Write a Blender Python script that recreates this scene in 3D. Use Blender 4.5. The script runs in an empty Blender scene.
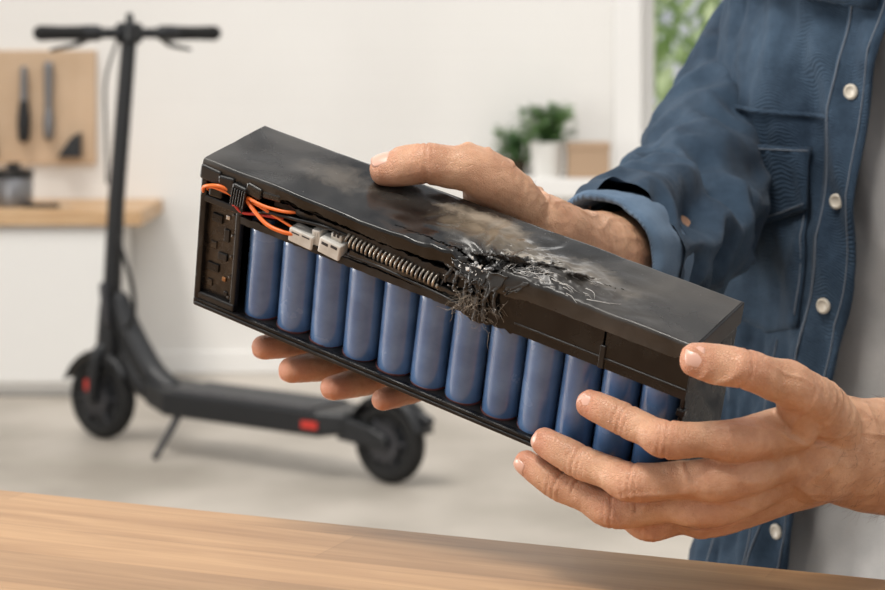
import bpy, bmesh, math, random
from mathutils import Vector, Matrix, noise
random.seed(7)
V=Vector
sc=bpy.context.scene
try: sc.view_settings.view_transform='Standard'
except Exception: pass

# ------------------------------------------------------------------ helpers
def link(o,parent=None):
    sc.collection.objects.link(o)
    if parent is not None: o.parent=parent
    return o
def empty(name,mat=None,loc=None):
    e=bpy.data.objects.new(name,None); e.empty_display_size=.05; sc.collection.objects.link(e)
    if mat is not None: e.matrix_world=mat
    if loc is not None: e.location=loc
    return e
def mesh_obj(name,vs,fs,mat=None,parent=None,smooth=False):
    me=bpy.data.meshes.new(name); me.from_pydata([tuple(v) for v in vs],[],fs); me.update()
    bm=bmesh.new(); bm.from_mesh(me); bmesh.ops.recalc_face_normals(bm,faces=bm.faces); bm.to_mesh(me); bm.free()
    if smooth:
        for p in me.polygons: p.use_smooth=True
    o=bpy.data.objects.new(name,me)
    if mat: me.materials.append(mat)
    return link(o,parent)
def box(name,size,loc,mat,parent=None,bevel=0.0,rot=None,seg=2):
    bm=bmesh.new(); bmesh.ops.create_cube(bm,size=1)
    for v in bm.verts: v.co=V((v.co.x*size[0],v.co.y*size[1],v.co.z*size[2]))
    if bevel>0: bmesh.ops.bevel(bm,geom=list(bm.edges),offset=bevel,segments=seg,affect='EDGES',profile=.5)
    me=bpy.data.meshes.new(name); bm.to_mesh(me); bm.free()
    me.materials.append(mat)
    o=bpy.data.objects.new(name,me); o.location=loc
    if rot: o.rotation_euler=rot
    return link(o,parent)
def ring_frame(t,ref):
    n=ref-t*ref.dot(t)
    if n.length<1e-5:
        ref=V((0,0,1)) if abs(t.z)<.9 else V((1,0,0)); n=ref-t*ref.dot(t)
    n.normalize(); return t.cross(n),n
def tube_data(pts,rads,seg=16,flat=None,caps='flat'):
    n=len(pts); vs=[];fs=[]
    ref=flat if flat is not None else V((0,0,1))
    rings=[]
    tans=[]
    for i in range(n):
        a=pts[max(i-1,0)]; b=pts[min(i+1,n-1)]
        t=(b-a).normalized(); tans.append(t)
    def ring(p,t,rw,rt):
        nonlocal ref
        w,nn=ring_frame(t,ref)
        if flat is None: ref=nn
        return [p+w*(rw*math.cos(2*math.pi*k/seg))+nn*(rt*math.sin(2*math.pi*k/seg)) for k in range(seg)]
    if caps=='round':
        for j in range(4,0,-1):
            a=j/5*math.pi/2; r=rads[0]; m=min(r)
            rings.append(ring(pts[0]-tans[0]*m*math.sin(a),tans[0],r[0]*math.cos(a),r[1]*math.cos(a)))
    for i in range(n): rings.append(ring(pts[i],tans[i],rads[i][0],rads[i][1]))
    if caps=='round':
        for j in range(1,5):
            a=j/5*math.pi/2; r=rads[-1]; m=min(r)
            rings.append(ring(pts[-1]+tans[-1]*m*math.sin(a),tans[-1],r[0]*math.cos(a),r[1]*math.cos(a)))
    for r in rings: vs+=r
    for i in range(len(rings)-1):
        for k in range(seg):
            k2=(k+1)%seg
            fs.append((i*seg+k,i*seg+k2,(i+1)*seg+k2,(i+1)*seg+k))
    if caps!='open':
        fs.append(tuple(range(seg))[::-1]); b=(len(rings)-1)*seg; fs.append(tuple(range(b,b+seg)))
    return vs,fs
def merge(lst):
    vs=[];fs=[]
    for v,f in lst:
        o=len(vs); vs+=list(v); fs+=[tuple(i+o for i in x) for x in f]
    return vs,fs
def catmull(P,sub=6):
    out=[]
    n=len(P)
    for i in range(n-1):
        p0=P[max(i-1,0)];p1=P[i];p2=P[i+1];p3=P[min(i+2,n-1)]
        for s in range(sub):
            t=s/sub
            out.append(tuple(.5*((2*b)+(-a+c)*t+(2*a-5*b+4*c-d)*t*t+(-a+3*b-3*c+d)*t**3) for a,b,c,d in zip(p0,p1,p2,p3)))
    out.append(tuple(P[-1])); return out
def tube(name,pts,r,mat,parent=None,seg=12,smooth_path=True,sub=6,caps='round'):
    rr=r if isinstance(r,(list,tuple)) else [r]*len(pts)
    P=[tuple(p)+(q,) for p,q in zip(pts,rr)]
    if smooth_path and len(P)>2: P=catmull(P,sub)
    vs,fs=tube_data([V(p[:3]) for p in P],[(p[3],p[3]) for p in P],seg,None,caps)
    return mesh_obj(name,vs,fs,mat,parent,True)
def lathe_data(profile,axis_p,axis_d,seg=32):
    d=V(axis_d).normalized(); w,n=ring_frame(d,V((0,0,1)) if abs(d.z)<.9 else V((1,0,0)))
    vs=[];fs=[]
    for r,h in profile:
        for k in range(seg):
            a=2*math.pi*k/seg
            vs.append(V(axis_p)+d*h+w*(r*math.cos(a))+n*(r*math.sin(a)))
    for i in range(len(profile)-1):
        for k in range(seg):
            k2=(k+1)%seg; fs.append((i*seg+k,i*seg+k2,(i+1)*seg+k2,(i+1)*seg+k))
    fs.append(tuple(range(seg))[::-1]); b=(len(profile)-1)*seg; fs.append(tuple(range(b,b+seg)))
    return vs,fs
def lathe(name,profile,p,d,mat,parent=None,seg=32,smooth=True):
    vs,fs=lathe_data(profile,p,d,seg); o=mesh_obj(name,vs,fs,mat,parent,smooth)
    if smooth:
        m=o.modifiers.new('es','EDGE_SPLIT'); m.split_angle=math.radians(40)
    return o
def bake(o):
    bpy.context.view_layer.update()
    dg=bpy.context.evaluated_depsgraph_get()
    me=bpy.data.meshes.new_from_object(o.evaluated_get(dg)); o.modifiers.clear(); o.data=me
    return o
def organic(name,chains,voxel,mat,parent=None,smooth=4,seg=20):
    parts=[]
    for pts,flat in chains:
        P=catmull(pts,6) if len(pts)>2 else [tuple(pts[0]),tuple((a+b)/2 for a,b in zip(pts[0],pts[1])),tuple(pts[1])]
        parts.append(tube_data([V(p[:3]) for p in P],[(p[3],p[4]) for p in P],seg,V(flat).normalized(),'round'))
    vs,fs=merge(parts)
    o=mesh_obj(name,vs,fs,mat,parent,True)
    m=o.modifiers.new('r','REMESH'); m.mode='VOXEL'; m.voxel_size=voxel
    if smooth:
        s=o.modifiers.new('s','SMOOTH'); s.factor=.5; s.iterations=smooth
    bake(o)
    for p in o.data.polygons: p.use_smooth=True
    if not o.data.materials: o.data.materials.append(mat)
    return o

# ------------------------------------------------------------------ materials
def nt(mat): return mat.node_tree.nodes, mat.node_tree.links
def make(name,col,rough=.5,metal=0,**kw):
    m=bpy.data.materials.new(name); m.use_nodes=True
    b=m.node_tree.nodes['Principled BSDF']
    b.inputs['Base Color'].default_value=(*col,1); b.inputs['Roughness'].default_value=rough; b.inputs['Metallic'].default_value=metal
    for k,v in kw.items():
        b.inputs[k.replace('_',' ')].default_value=v
    return m
def noisy(name,c1,c2,scale=10,rough=.5,bump=0,bscale=None,metal=0,detail=6,stretch=(1,1,1),dist=.01,lo=.35,hi=.65,rough2=None,**kw):
    m=make(name,c1,rough,metal,**kw); N,L=nt(m); b=N['Principled BSDF']
    tc=N.new('ShaderNodeTexCoord'); mp=N.new('ShaderNodeMapping'); mp.inputs['Scale'].default_value=stretch
    L.new(tc.outputs['Object'],mp.inputs['Vector'])
    n=N.new('ShaderNodeTexNoise'); n.inputs['Scale'].default_value=scale; n.inputs['Detail'].default_value=detail
    L.new(mp.outputs[0],n.inputs['Vector'])
    r=N.new('ShaderNodeValToRGB'); r.color_ramp.elements[0].position=lo; r.color_ramp.elements[1].position=hi
    r.color_ramp.elements[0].color=(*c1,1); r.color_ramp.elements[1].color=(*c2,1)
    L.new(n.outputs['Fac'],r.inputs['Fac']); L.new(r.outputs['Color'],b.inputs['Base Color'])
    if rough2 is not None:
        mr=N.new('ShaderNodeMapRange'); mr.inputs[1].default_value=.3; mr.inputs[2].default_value=.7
        mr.inputs[3].default_value=rough; mr.inputs[4].default_value=rough2
        L.new(n.outputs['Fac'],mr.inputs[0]); L.new(mr.outputs[0],b.inputs['Roughness'])
    if bump:
        n2=N.new('ShaderNodeTexNoise'); n2.inputs['Scale'].default_value=bscale or scale*5; n2.inputs['Detail'].default_value=4
        L.new(mp.outputs[0],n2.inputs['Vector'])
        bp=N.new('ShaderNodeBump'); bp.inputs['Strength'].default_value=bump; bp.inputs['Distance'].default_value=dist
        L.new(n2.outputs['Fac'],bp.inputs['Height']); L.new(bp.outputs[0],b.inputs['Normal'])
    return m
M_wall=noisy('wall_paint',(.80,.785,.76),(.77,.755,.73),2,.8,.15,60,dist=.003)
def brick_bump(m):
    N,L=nt(m); b=N['Principled BSDF']; tc=N.new('ShaderNodeTexCoord'); mp=N.new('ShaderNodeMapping'); mp.inputs['Rotation'].default_value=(math.pi/2,0,0)
    br=N.new('ShaderNodeTexBrick'); br.inputs['Scale'].default_value=1; br.inputs['Brick Width'].default_value=.24; br.inputs['Row Height'].default_value=.08
    br.inputs['Mortar Size'].default_value=.006; br.inputs['Mortar Smooth'].default_value=1.0
    L.new(tc.outputs['Object'],mp.inputs[0]); L.new(mp.outputs[0],br.inputs['Vector'])
    bp=N.new('ShaderNodeBump'); bp.inputs['Strength'].default_value=.2; bp.inputs['Distance'].default_value=.003; bp.invert=True
    L.new(br.outputs['Fac'],bp.inputs['Height']); L.new(bp.outputs[0],b.inputs['Normal'])
M_brick=noisy('painted_wall',(.79,.775,.75),(.74,.725,.70),1.2,.75); brick_bump(M_brick)
M_trim=make('white_trim',(.80,.79,.77),.45)
M_cab=make('white_cabinet_paint',(.76,.75,.73),.45)
M_floor=noisy('concrete_floor',(.29,.26,.22),(.51,.465,.41),1.6,.55,.1,40,detail=8,dist=.002,rough2=.4)
M_oak=noisy('oak_counter',(.46,.28,.14),(.58,.39,.22),6,.45,stretch=(1,8,8))
M_peg=noisy('pegboard_wood',(.48,.34,.22),(.55,.40,.27),5,.6)
M_blk=noisy('black_plastic',(.006,.006,.0065),(.014,.0135,.0135),40,.32,.12,900,dist=.0004,Specular_IOR_Level=.4)
M_blk_gloss=noisy('gloss_black_plastic',(.004,.004,.005),(.010,.0095,.009),60,.12,.15,500,dist=.0005,rough2=.36,Specular_IOR_Level=.38)
M_scoot=make('scooter_black_paint',(.010,.011,.013),.38,Specular_IOR_Level=.4)
M_rub=make('tyre_rubber',(.010,.010,.010),.7,Specular_IOR_Level=.3)
M_grey=make('grey_metal',(.22,.22,.23),.35,.8)
M_dgrey=make('dark_grey_alloy',(.05,.05,.055),.4,.5)
M_red=make('red_reflector',(.5,.03,.02),.3)
M_steel=noisy('steel',(.35,.34,.33),(.55,.54,.52),80,.35,metal=1.0)
M_darksteel=noisy('sooty_spring_steel',(.14,.13,.12),(.42,.38,.32),150,.32,metal=.7)
M_orange=make('orange_wire',(.80,.17,.03),.35)
M_redw=make('red_wire',(.5,.03,.02),.4)
M_conn=noisy('white_connector_plastic',(.72,.70,.66),(.48,.45,.40),60,.4)
M_brass=make('copper_contact',(.28,.14,.06),.4,.8)
M_pcb=noisy('sooty_circuit_board',(.010,.008,.007),(.040,.030,.022),90,.25,.3,300,dist=.001)
M_pot=make('white_ceramic',(.78,.77,.74),.35)
M_soil=make('soil',(.05,.035,.02),.9)
M_leaf=noisy('leaf_green',(.045,.12,.035),(.14,.25,.08),12,.5)
M_tree=noisy('tree_leaf',(.34,.48,.20),(.72,.80,.50),2,.6)
M_bark=make('bark',(.12,.08,.05),.9)
M_lawn=noisy('lawn',(.20,.30,.10),(.3,.42,.2),3,.9)
M_card=make('kraft_box',(.42,.29,.19),.7)

# ------------------------------------------------------------------ room
ZB=6.8
def wall_with_opening(name,x0,x1,z0,z1,ox0,ox1,oz0,oz1,y,th,mat):
    vs=[];fs=[]
    def bx(a0,a1,b0,b1):
        o=len(vs)
        for yy in (y,y+th):
            vs.extend([(a0,yy,b0),(a1,yy,b0),(a1,yy,b1),(a0,yy,b1)])
        fs.extend([(o,o+1,o+2,o+3),(o+7,o+6,o+5,o+4),(o,o+4,o+5,o+1),(o+1,o+5,o+6,o+2),(o+2,o+6,o+7,o+3),(o+3,o+7,o+4,o)])
    bx(x0,ox0,z0,z1); bx(ox1,x1,z0,z1); bx(ox0,ox1,z0,oz0); bx(ox0,ox1,oz1,z1)
    return mesh_obj(name,vs,fs,mat)
WX0,WX1,WZ0,WZ1=.645,1.75,.50,2.2
wall_with_opening('wall_back',-3,2.6,0,2.9,WX0,WX1,WZ0,WZ1,ZB,.22,M_brick)
box('wall_left',(.15,9,2.9),(-3.075,2.4,1.45),M_wall)
box('wall_right',(.15,9,2.9),(2.675,2.4,1.45),M_wall)
box('floor',(5.9,9.1,.1),(-.2,2.4,-.05),M_floor)
box('baseboard_back',(5.4,.015,.07),(-.2,ZB-.008,.036),M_trim,bevel=.003)
win=empty('window_1',loc=((WX0+WX1)/2,ZB,(WZ0+WZ1)/2))
w2=(WX1-WX0)/2; h2=(WZ1-WZ0)/2
for n,s,l in [('casing_left',(.09,.03,2*h2+.18),(-w2-.045,-.017,0)),('casing_right',(.09,.03,2*h2+.18),(w2+.045,-.017,0)),
              ('casing_top',(2*w2,.03,.09),(0,-.017,h2+.045)),('sill',(2*w2+.2,.12,.035),(0,-.04,-h2-.018)),
              ('sash_left',(.055,.05,2*h2),(-w2+.028,.13,0)),('sash_right',(.055,.05,2*h2),(w2-.028,.13,0)),
              ('sash_top',(2*w2-.11,.05,.055),(0,.13,h2-.028)),('sash_bottom',(2*w2-.11,.05,.055),(0,.13,-h2+.028)),
              ('mullion',(.045,.05,2*h2-.11),(.12,.13,0))]:
    box(n,s,l,M_trim,win,bevel=.004)
M_glass=make('window_glass',(1,1,1),0,0,Transmission_Weight=1.0,IOR=1.01)
box('pane',(2*w2-.11,.004,2*h2-.11),(0,.13,0),M_glass,win)
# added, unseen window frame on the left wall, set around the cell-highlight fill
added_win=empty('added_window_frame',loc=(-2.985,1.9,1.15))
for n,s,l in [('jamb_a',(.04,.07,1.9),(0,-.80,0)),('jamb_b',(.04,.07,1.9),(0,.80,0)),('head',(.04,1.53,.07),(0,0,.915)),('sill',(.10,1.7,.05),(.03,0,-.96)),('mullion',(.04,.05,1.76),(0,0,0))]:
    box(n,s,l,M_trim,added_win,bevel=.004)
box('garden_lawn',(14,9,.1),(1.5,11.6,-.3),M_lawn)
def leaves(name,center,spread,n,size,mat,parent=None,seed=1):
    rnd=random.Random(seed); vs=[];fs=[]
    for _ in range(n):
        while True:
            p=V((rnd.uniform(-1,1),rnd.uniform(-1,1),rnd.uniform(-1,1)))
            if p.length<1: break
        c=V(center)+V((p.x*spread[0],p.y*spread[1],p.z*spread[2]))
        d=V((rnd.gauss(0,1),rnd.gauss(0,1),rnd.gauss(0,1)+.3)).normalized(); w,nn=ring_frame(d,V((rnd.random(),rnd.random(),1)))
        s=size*rnd.uniform(.6,1.3); o=len(vs)
        vs+= [c-d*s, c-w*s*.35, c+nn*s*.12, c+w*s*.35, c+d*s]
        fs+= [(o,o+1,o+2),(o,o+2,o+3),(o+1,o+4,o+2),(o+2,o+4,o+3)]
    return mesh_obj(name,vs,fs,mat,parent,False)
tr=empty('garden_tree',loc=(1.8,9.6,-.24))
tube('trunk',[(0,0,0.005),(.05,0,.9),(0,.05,1.8)],[.12,.09,.06],M_bark,tr,caps='flat')
leaves('foliage',(0,0,1.9),(1.7,.9,1.5),1200,.09,M_tree,tr,3)
hd=empty('garden_hedge',loc=(1.4,11.5,-.24))
leaves('hedge_leaves',(0,0,1.1),(3.2,.5,.95),1500,.11,M_tree,hd,5)

cab=empty('workbench_cabinet',loc=(-1.82,6.57,0))
box('carcass',(1.62,.42,.50),(0,0,.27),M_cab,cab,bevel=.004)
box('plinth',(1.56,.38,.04),(0,.01,.02),M_trim,cab)
for i in range(3): box('door_panel_%d'%i,(.525,.02,.46),(-.54+.54*i,-.222,.275),M_cab,cab,bevel=.004)
box('oak_top',(1.76,.48,.045),(.03,-.01,.545),M_oak,cab,bevel=.004)
pot=empty('steel_canister',loc=(-1.335,6.50,.568))
lathe('body',[(0,0),(.058,0),(.060,.005),(.060,.085),(.056,.09),(.0,.091)],(0,0,0),(0,0,1),M_grey,pot)
lathe('lid',[(0,.091),(.063,.091),(.063,.112),(.02,.12),(.02,.135),(0,.136)],(0,0,0),(0,0,1),M_blk,pot)
tl=empty('utility_knife',loc=(-1.235,6.44,.5745)); box('handle',(.11,.025,.014),(0,0,0),M_blk,tl,bevel=.004); box('blade',(.04,.016,.002),(.072,0,0),M_steel,tl)
pg=empty('pegboard',loc=(-1.455,6.789,.865))
box('board',(.66,.022,.37),(0,0,0),M_peg,pg,bevel=.003)
hv=[]
for i in range(15):
    for j in range(8):
        hv.append(lathe_data([(0,0),(.003,0),(.003,.002),(0,.002)],(-.3+i*.043,-.0125,-.15+j*.043),(0,1,0),8))
mesh_obj('peg_holes',*merge(hv),M_oak,pg)
def tool(name,x,z,parts):
    e=empty(name,loc=(x,6.762,z))
    for n,a,b,r,m in parts: tube(n,[a,tuple((V(a)+V(b))/2),b],r,m,e,seg=10)
tool('screwdriver',-1.355,.86,[('handle',(0,0,-.09),(0,0,.02),[.019,.021,.015],M_scoot),('shaft',(0,0,.02),(0,0,.13),[.013,.012,.011],M_grey)])
tool('chisel',-1.275,.86,[('handle',(0,0,-.085),(0,0,.0),[.016,.018,.013],M_grey),('shaft',(0,0,0),(0,0,.14),[.012,.014,.016],M_grey)])
tool('combination_pliers',-1.47,.80,[('grip_a',(-.02,0,-.09),(0,0,.02),.010,M_scoot),('grip_b',(.02,0,-.09),(0,0,.02),.010,M_scoot),('jaw',(0,0,.02),(0,0,.07),[.018,.014,.006],M_grey)])
e=empty('wall_hook_bracket',loc=(-1.20,6.765,.725)); mesh_obj('bracket',[(-.045,-.015,-.02),(.03,-.015,-.02),(.03,-.015,.06),(-.0,-.015,.045),(-.045,.013,-.02),(.03,.013,-.02),(.03,.013,.06),(0,.013,.045)],[(0,1,2,3),(7,6,5,4),(0,4,5,1),(1,5,6,2),(2,6,7,3),(3,7,4,0)],M_scoot,e)

sh=empty('wall_shelf',loc=(.50,6.67,.62))
box('shelf_board',(.66,.26,.06),(0,0,0),M_trim,sh,bevel=.004)
def plant(name,loc,pr,ph,n,spread,zc,seed,potmat):
    e=empty(name,loc=loc)
    lathe('pot',[(0,0),(pr*.75,0),(pr*.8,.004),(pr,ph),(pr*.9,ph),(pr*.85,ph*.85),(0,ph*.85)],(0,0,0),(0,0,1),potmat,e)
    lathe('soil',[(0,ph*.8),(pr*.84,ph*.8),(pr*.84,ph*.87),(0,ph*.88)],(0,0,0),(0,0,1),M_soil,e)
    rnd=random.Random(seed); st=[]
    vs=[];fs=[]
    for _ in range(n):
        a=rnd.uniform(0,6.283); r=spread*math.sqrt(rnd.random()); top=V((r*math.cos(a),r*math.sin(a)*.8,zc*rnd.uniform(.05,1.2)+ph))
        P=catmull([(0,0,ph*.85),(top.x*.3,top.y*.3,ph+(top.z-ph)*.7),tuple(top)],4)
        st.append(tube_data([V(p) for p in P],[(.0016,.0016)]*len(P),5))
        for q in range(6):
            t=P[-1-rnd.randrange(0,5)]; c=V(t); d=V((rnd.gauss(0,1),rnd.gauss(0,1),rnd.gauss(0,.6))).normalized(); w,nn=ring_frame(d,V((0,0,1))); s=rnd.uniform(.016,.030)
            o=len(vs); vs+=[c,c+d*s*.5-w*s*.34+nn*s*.1,c+d*s*1.1-nn*s*.12,c+d*s*.5+w*s*.34+nn*s*.1,c+d*s*.5]; fs+=[(o,o+1,o+4),(o,o+4,o+3),(o+1,o+2,o+4),(o+4,o+2,o+3)]
    mesh_obj('stems',*merge(st),M_leaf,e); mesh_obj('leaves',vs,fs,M_leaf,e)
plant('potted_plant',(.33,6.62,.65),.055,.112,110,.105,.10,3,M_pot)
plant('potted_plant',(.235,6.70,.65),.035,.05,60,.085,.09,9,M_soil)
cb=empty('kraft_box',loc=(.46,6.62,.65)); box('carton',(.13,.12,.105),(0,0,.053),M_card,cb,bevel=.003); box('lid_flap',(.136,.126,.02),(0,0,.1),M_card,cb,bevel=.002)

# ------------------------------------------------------------------ scooter
F=V((-.813,.582,0)).normalized()
scoot=empty('electric_scooter',loc=(-.129,5.13,0)); scoot.rotation_euler=(0,0,math.atan2(F.y,F.x))
def wheel(tag,x,R):
    prof=[]
    for k in range(25):
        a=2*math.pi*k/24; prof.append((R-.022+.022*math.cos(a),.024*math.sin(a)))
    vs,fs=lathe_data(prof,(x,0,R),(0,1,0),40); mesh_obj('tyre_'+tag,vs,fs[:-2],M_rub,scoot,True)
    lathe('rim_'+tag,[(0,-.024),(.03,-.024),(.034,-.018),(R-.045,-.012),(R-.034,-.016),(R-.034,.016),(R-.045,.012),(.034,.018),(.03,.024),(0,.024)],(x,0,R),(0,1,0),M_scoot,scoot)
    lathe('axle_'+tag,[(0,-.038),(.012,-.038),(.012,.038),(0,.038)],(x,0,R),(0,1,0),M_dgrey,scoot,16)
    sp=[]
    for k in range(6):
        a=k*math.pi/3; sp.append(tube_data([V((x+.02*math.cos(a),.022,R+.02*math.sin(a))),V((x+(R-.04)*math.cos(a),.018,R+(R-.04)*math.sin(a)))],[(.006,.004)]*2,6))
    mesh_obj('spokes_'+tag,*merge(sp),M_dgrey,scoot)
    lathe('brake_disc_'+tag,[(.028,.026),(.045,.026),(.045,.028),(.028,.028)],(x,0,R),(0,1,0),M_dgrey,scoot)
wheel('front',.98,.113); wheel('rear',0,.102)
def loft_box(name,secs,mat,parent,bev=.01):
    vs=[];fs=[]
    for (x,hw,z0,z1) in secs: vs+=[(x,-hw,z0),(x,hw,z0),(x,hw,z1),(x,-hw,z1)]
    for i in range(len(secs)-1):
        for k in range(4): k2=(k+1)%4; fs.append((i*4+k,i*4+k2,i*4+4+k2,i*4+4+k))
    fs.append((3,2,1,0)); b=(len(secs)-1)*4; fs.append((b,b+1,b+2,b+3))
    o=mesh_obj(name,vs,fs,mat,parent)
    m=o.modifiers.new('b','BEVEL'); m.width=bev; m.segments=3
    return o
loft_box('deck',[(.10,.05,.115,.165),(.17,.085,.105,.17),(.68,.085,.105,.17),(.78,.05,.12,.185)],M_scoot,scoot,.012)
M_grip=noisy('deck_grip_rubber',(.04,.04,.042),(.06,.06,.063),60,.75)
loft_box('deck_mat',[(.19,.074,.168,.176),(.66,.074,.168,.176)],M_grip,scoot,.002)
tube('down_tube',[(.73,0,.155),(.80,0,.20),(.885,0,.31),(.915,0,.38)],[.036,.036,.034,.026],M_scoot,scoot,seg=14)
tube('down_tube_brace',[(.74,0,.13),(.84,0,.17),(.90,0,.27)],[.03,.03,.02],M_scoot,scoot)
tube('stem',[(.958,0,.225),(.93,0,.65),(.882,0,1.09)],[.027,.023,.021],M_scoot,scoot,smooth_path=False,seg=16)
tube('steering_collar',[(.959,0,.22),(.949,0,.36)],[.036,.033],M_scoot,scoot,smooth_path=False,seg=16)
tube('folding_latch',[(.935,.03,.32),(.945,.035,.42)],.012,M_dgrey,scoot,smooth_path=False)
for s in(-1,1): tube('fork_leg_%s'%('a' if s>0 else 'b'),[(.958,s*.02,.255),(.965,s*.04,.225),(.98,s*.04,.113)],[.018,.018,.014],M_scoot,scoot)
def fender(name,x,R,a0,a1):
    vs=[];fs=[];n=18
    for i in range(n+1):
        a=math.radians(a0+(a1-a0)*i/n)
        for y in(-.036,-.02,.02,.036):
            r=R+.018-(.008 if abs(y)>.03 else 0); vs.append((x+r*math.cos(a),y,R+r*math.sin(a)))
    for i in range(n):
        for k in range(3): fs.append((i*4+k,i*4+k+1,i*4+5+k,i*4+4+k))
    o=mesh_obj(name,vs,fs,M_scoot,scoot,True); m=o.modifiers.new('s','SOLIDIFY'); m.thickness=.006
fender('front_fender',.98,.113,20,150); fender('rear_fender',0,.102,20,165)
loft_box('rear_motor_arm',[(-.02,.046,.09,.12),(.03,.046,.09,.14),(.13,.05,.10,.16)],M_scoot,scoot,.006)
tube('tail_tab',[(-.09,0,.175),(-.12,0,.165)],.012,M_scoot,scoot,smooth_path=False)
box('side_reflector',(.05,.006,.018),(.185,.087,.135),M_red,scoot,bevel=.002)
box('front_reflector',(.014,.006,.03),(.995,.047,.15),M_red,scoot,bevel=.002)
tube('kickstand',[(.645,.06,.11),(.655,.09,.06),(.667,.125,.007)],[.011,.009,.009],M_dgrey,scoot)
hb=V((-.30,-.95,0)).normalized(); top=V((.880,0,1.105))
tube('handlebar',[top-hb*.255,top-hb*.12,top,top+hb*.12,top+hb*.255],.0145,M_scoot,scoot)
for s in(-1,1):
    t='a' if s>0 else 'b'
    tube('grip_'+t,[top+hb*s*.145,top+hb*s*.20,top+hb*s*.262],[.020,.019,.021],M_rub,scoot)
    tube('lever_mount_'+t,[top+hb*s*.10,top+hb*s*.135],.022,M_scoot,scoot,smooth_path=False)
    tube('brake_lever_'+t,[top+hb*s*.11+V((.01,0,-.01)),top+hb*s*.14+V((.035,-.01,-.03)),top+hb*s*.21+V((.04,-.012,-.045))],[.009,.007,.005],M_scoot,scoot)
box('display_head',(.06,.06,.06),(.883,0,1.105),M_scoot,scoot,bevel=.014)
tube('phone_bracket',[(.88,0,1.13),(.88,0,1.15)],.011,M_scoot,scoot,smooth_path=False)
tube('brake_cable_upper',[(.90,.03,1.08),(.915,.055,.98),(.925,.045,.85),(.945,0.02,.7)],.004,M_rub,scoot)
tube('brake_cable_lower',[(.94,0,.58),(.87,.03,.50),(.83,.04,.42),(.84,.03,.34),(.91,.02,.29)],.006,M_rub,scoot)

# ------------------------------------------------------------------ table
M_table=make('oak_butcher_block',(.5,.3,.15),.40)
N,L=nt(M_table); b=N['Principled BSDF']
tc=N.new('ShaderNodeTexCoord')
br=N.new('ShaderNodeTexBrick'); br.inputs['Scale'].default_value=1; br.inputs['Brick Width'].default_value=.55; br.inputs['Row Height'].default_value=.062
br.inputs['Mortar Size'].default_value=.0007; br.inputs['Color1'].default_value=(.0,.0,.0,1); br.inputs['Color2'].default_value=(1,1,1,1); br.inputs['Mortar'].default_value=(.2,.2,.2,1)
L.new(tc.outputs['Object'],br.inputs['Vector'])
mp=N.new('ShaderNodeMapping'); mp.inputs['Scale'].default_value=(1.6,24,24); L.new(tc.outputs['Object'],mp.inputs[0])
n1=N.new('ShaderNodeTexNoise'); n1.inputs['Scale'].default_value=3; n1.inputs['Detail'].default_value=9; n1.inputs['Distortion'].default_value=.6; n1.inputs['Roughness'].default_value=.6; L.new(mp.outputs[0],n1.inputs['Vector'])
r1=N.new('ShaderNodeValToRGB'); r1.color_ramp.elements[0].position=.3; r1.color_ramp.elements[0].color=(.31,.165,.070,1); r1.color_ramp.elements[1].position=.68; r1.color_ramp.elements[1].color=(.48,.285,.138,1)
L.new(n1.outputs['Fac'],r1.inputs['Fac'])
mx=N.new('ShaderNodeMix'); mx.data_type='RGBA'; mx.blend_type='MULTIPLY'; mx.inputs[0].default_value=.9
r2=N.new('ShaderNodeValToRGB'); r2.color_ramp.elements[0].color=(.78,.75,.72,1); r2.color_ramp.elements[1].color=(1.08,1.06,1.04,1); L.new(br.outputs['Color'],r2.inputs['Fac'])
L.new(r1.outputs['Color'],mx.inputs[6]); L.new(r2.outputs['Color'],mx.inputs[7]); L.new(mx.outputs[2],b.inputs['Base Color'])
tab=empty('wooden_table',loc=(-.202,1.035,0)); tab.rotation_euler=(0,0,math.atan2(-.39,.921))
box('tabletop',(2.3,.80,.04),(0,0,.75),M_table,tab,bevel=.004)
for i,(x,y) in enumerate([(-1.05,-.33),(-1.05,.33),(1.05,-.33),(1.05,.33)]): box('leg_%d'%i,(.07,.07,.73),(x,y,.365),M_oak,tab,bevel=.005)
for i,y in enumerate((-.34,.34)): box('apron_%d'%i,(2.03,.022,.08),(0,y,.69),M_oak,tab)

# ------------------------------------------------------------------ battery
ex=V((.8492,-.4483,-.2792)).normalized(); ey=V((.518,.8104,.2738)); ez=ex.cross(ey).normalized(); ey=ez.cross(ex)
def frame(c): return Matrix(((ex.x,ey.x,ez.x,c.x),(ex.y,ey.y,ez.y,c.y),(ex.z,ey.z,ez.z,c.z),(0,0,0,1)))
BM=frame(V((0.0069,1.3,0.9355)))
HM=frame(V((0.0079,1.3,0.9308)))
bat=empty('scooter_battery_pack',mat=BM)
mm=.001
def P(x,y,z): return V((x*mm,y*mm,z*mm))
def bbox(name,x0,x1,y0,y1,z0,z1,mat,bev=.8,rot=None):
    return box(name,((x1-x0)*mm,(y1-y0)*mm,(z1-z0)*mm),P((x0+x1)/2,(y0+y1)/2,(z0+z1)/2),mat,bat,bev*mm,rot)
HL=173
M_lid=make('scorched_lid_plastic',(.03,.03,.03),.42); N,L=nt(M_lid); b=N['Principled BSDF']
tc=N.new('ShaderNodeTexCoord'); 
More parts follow.
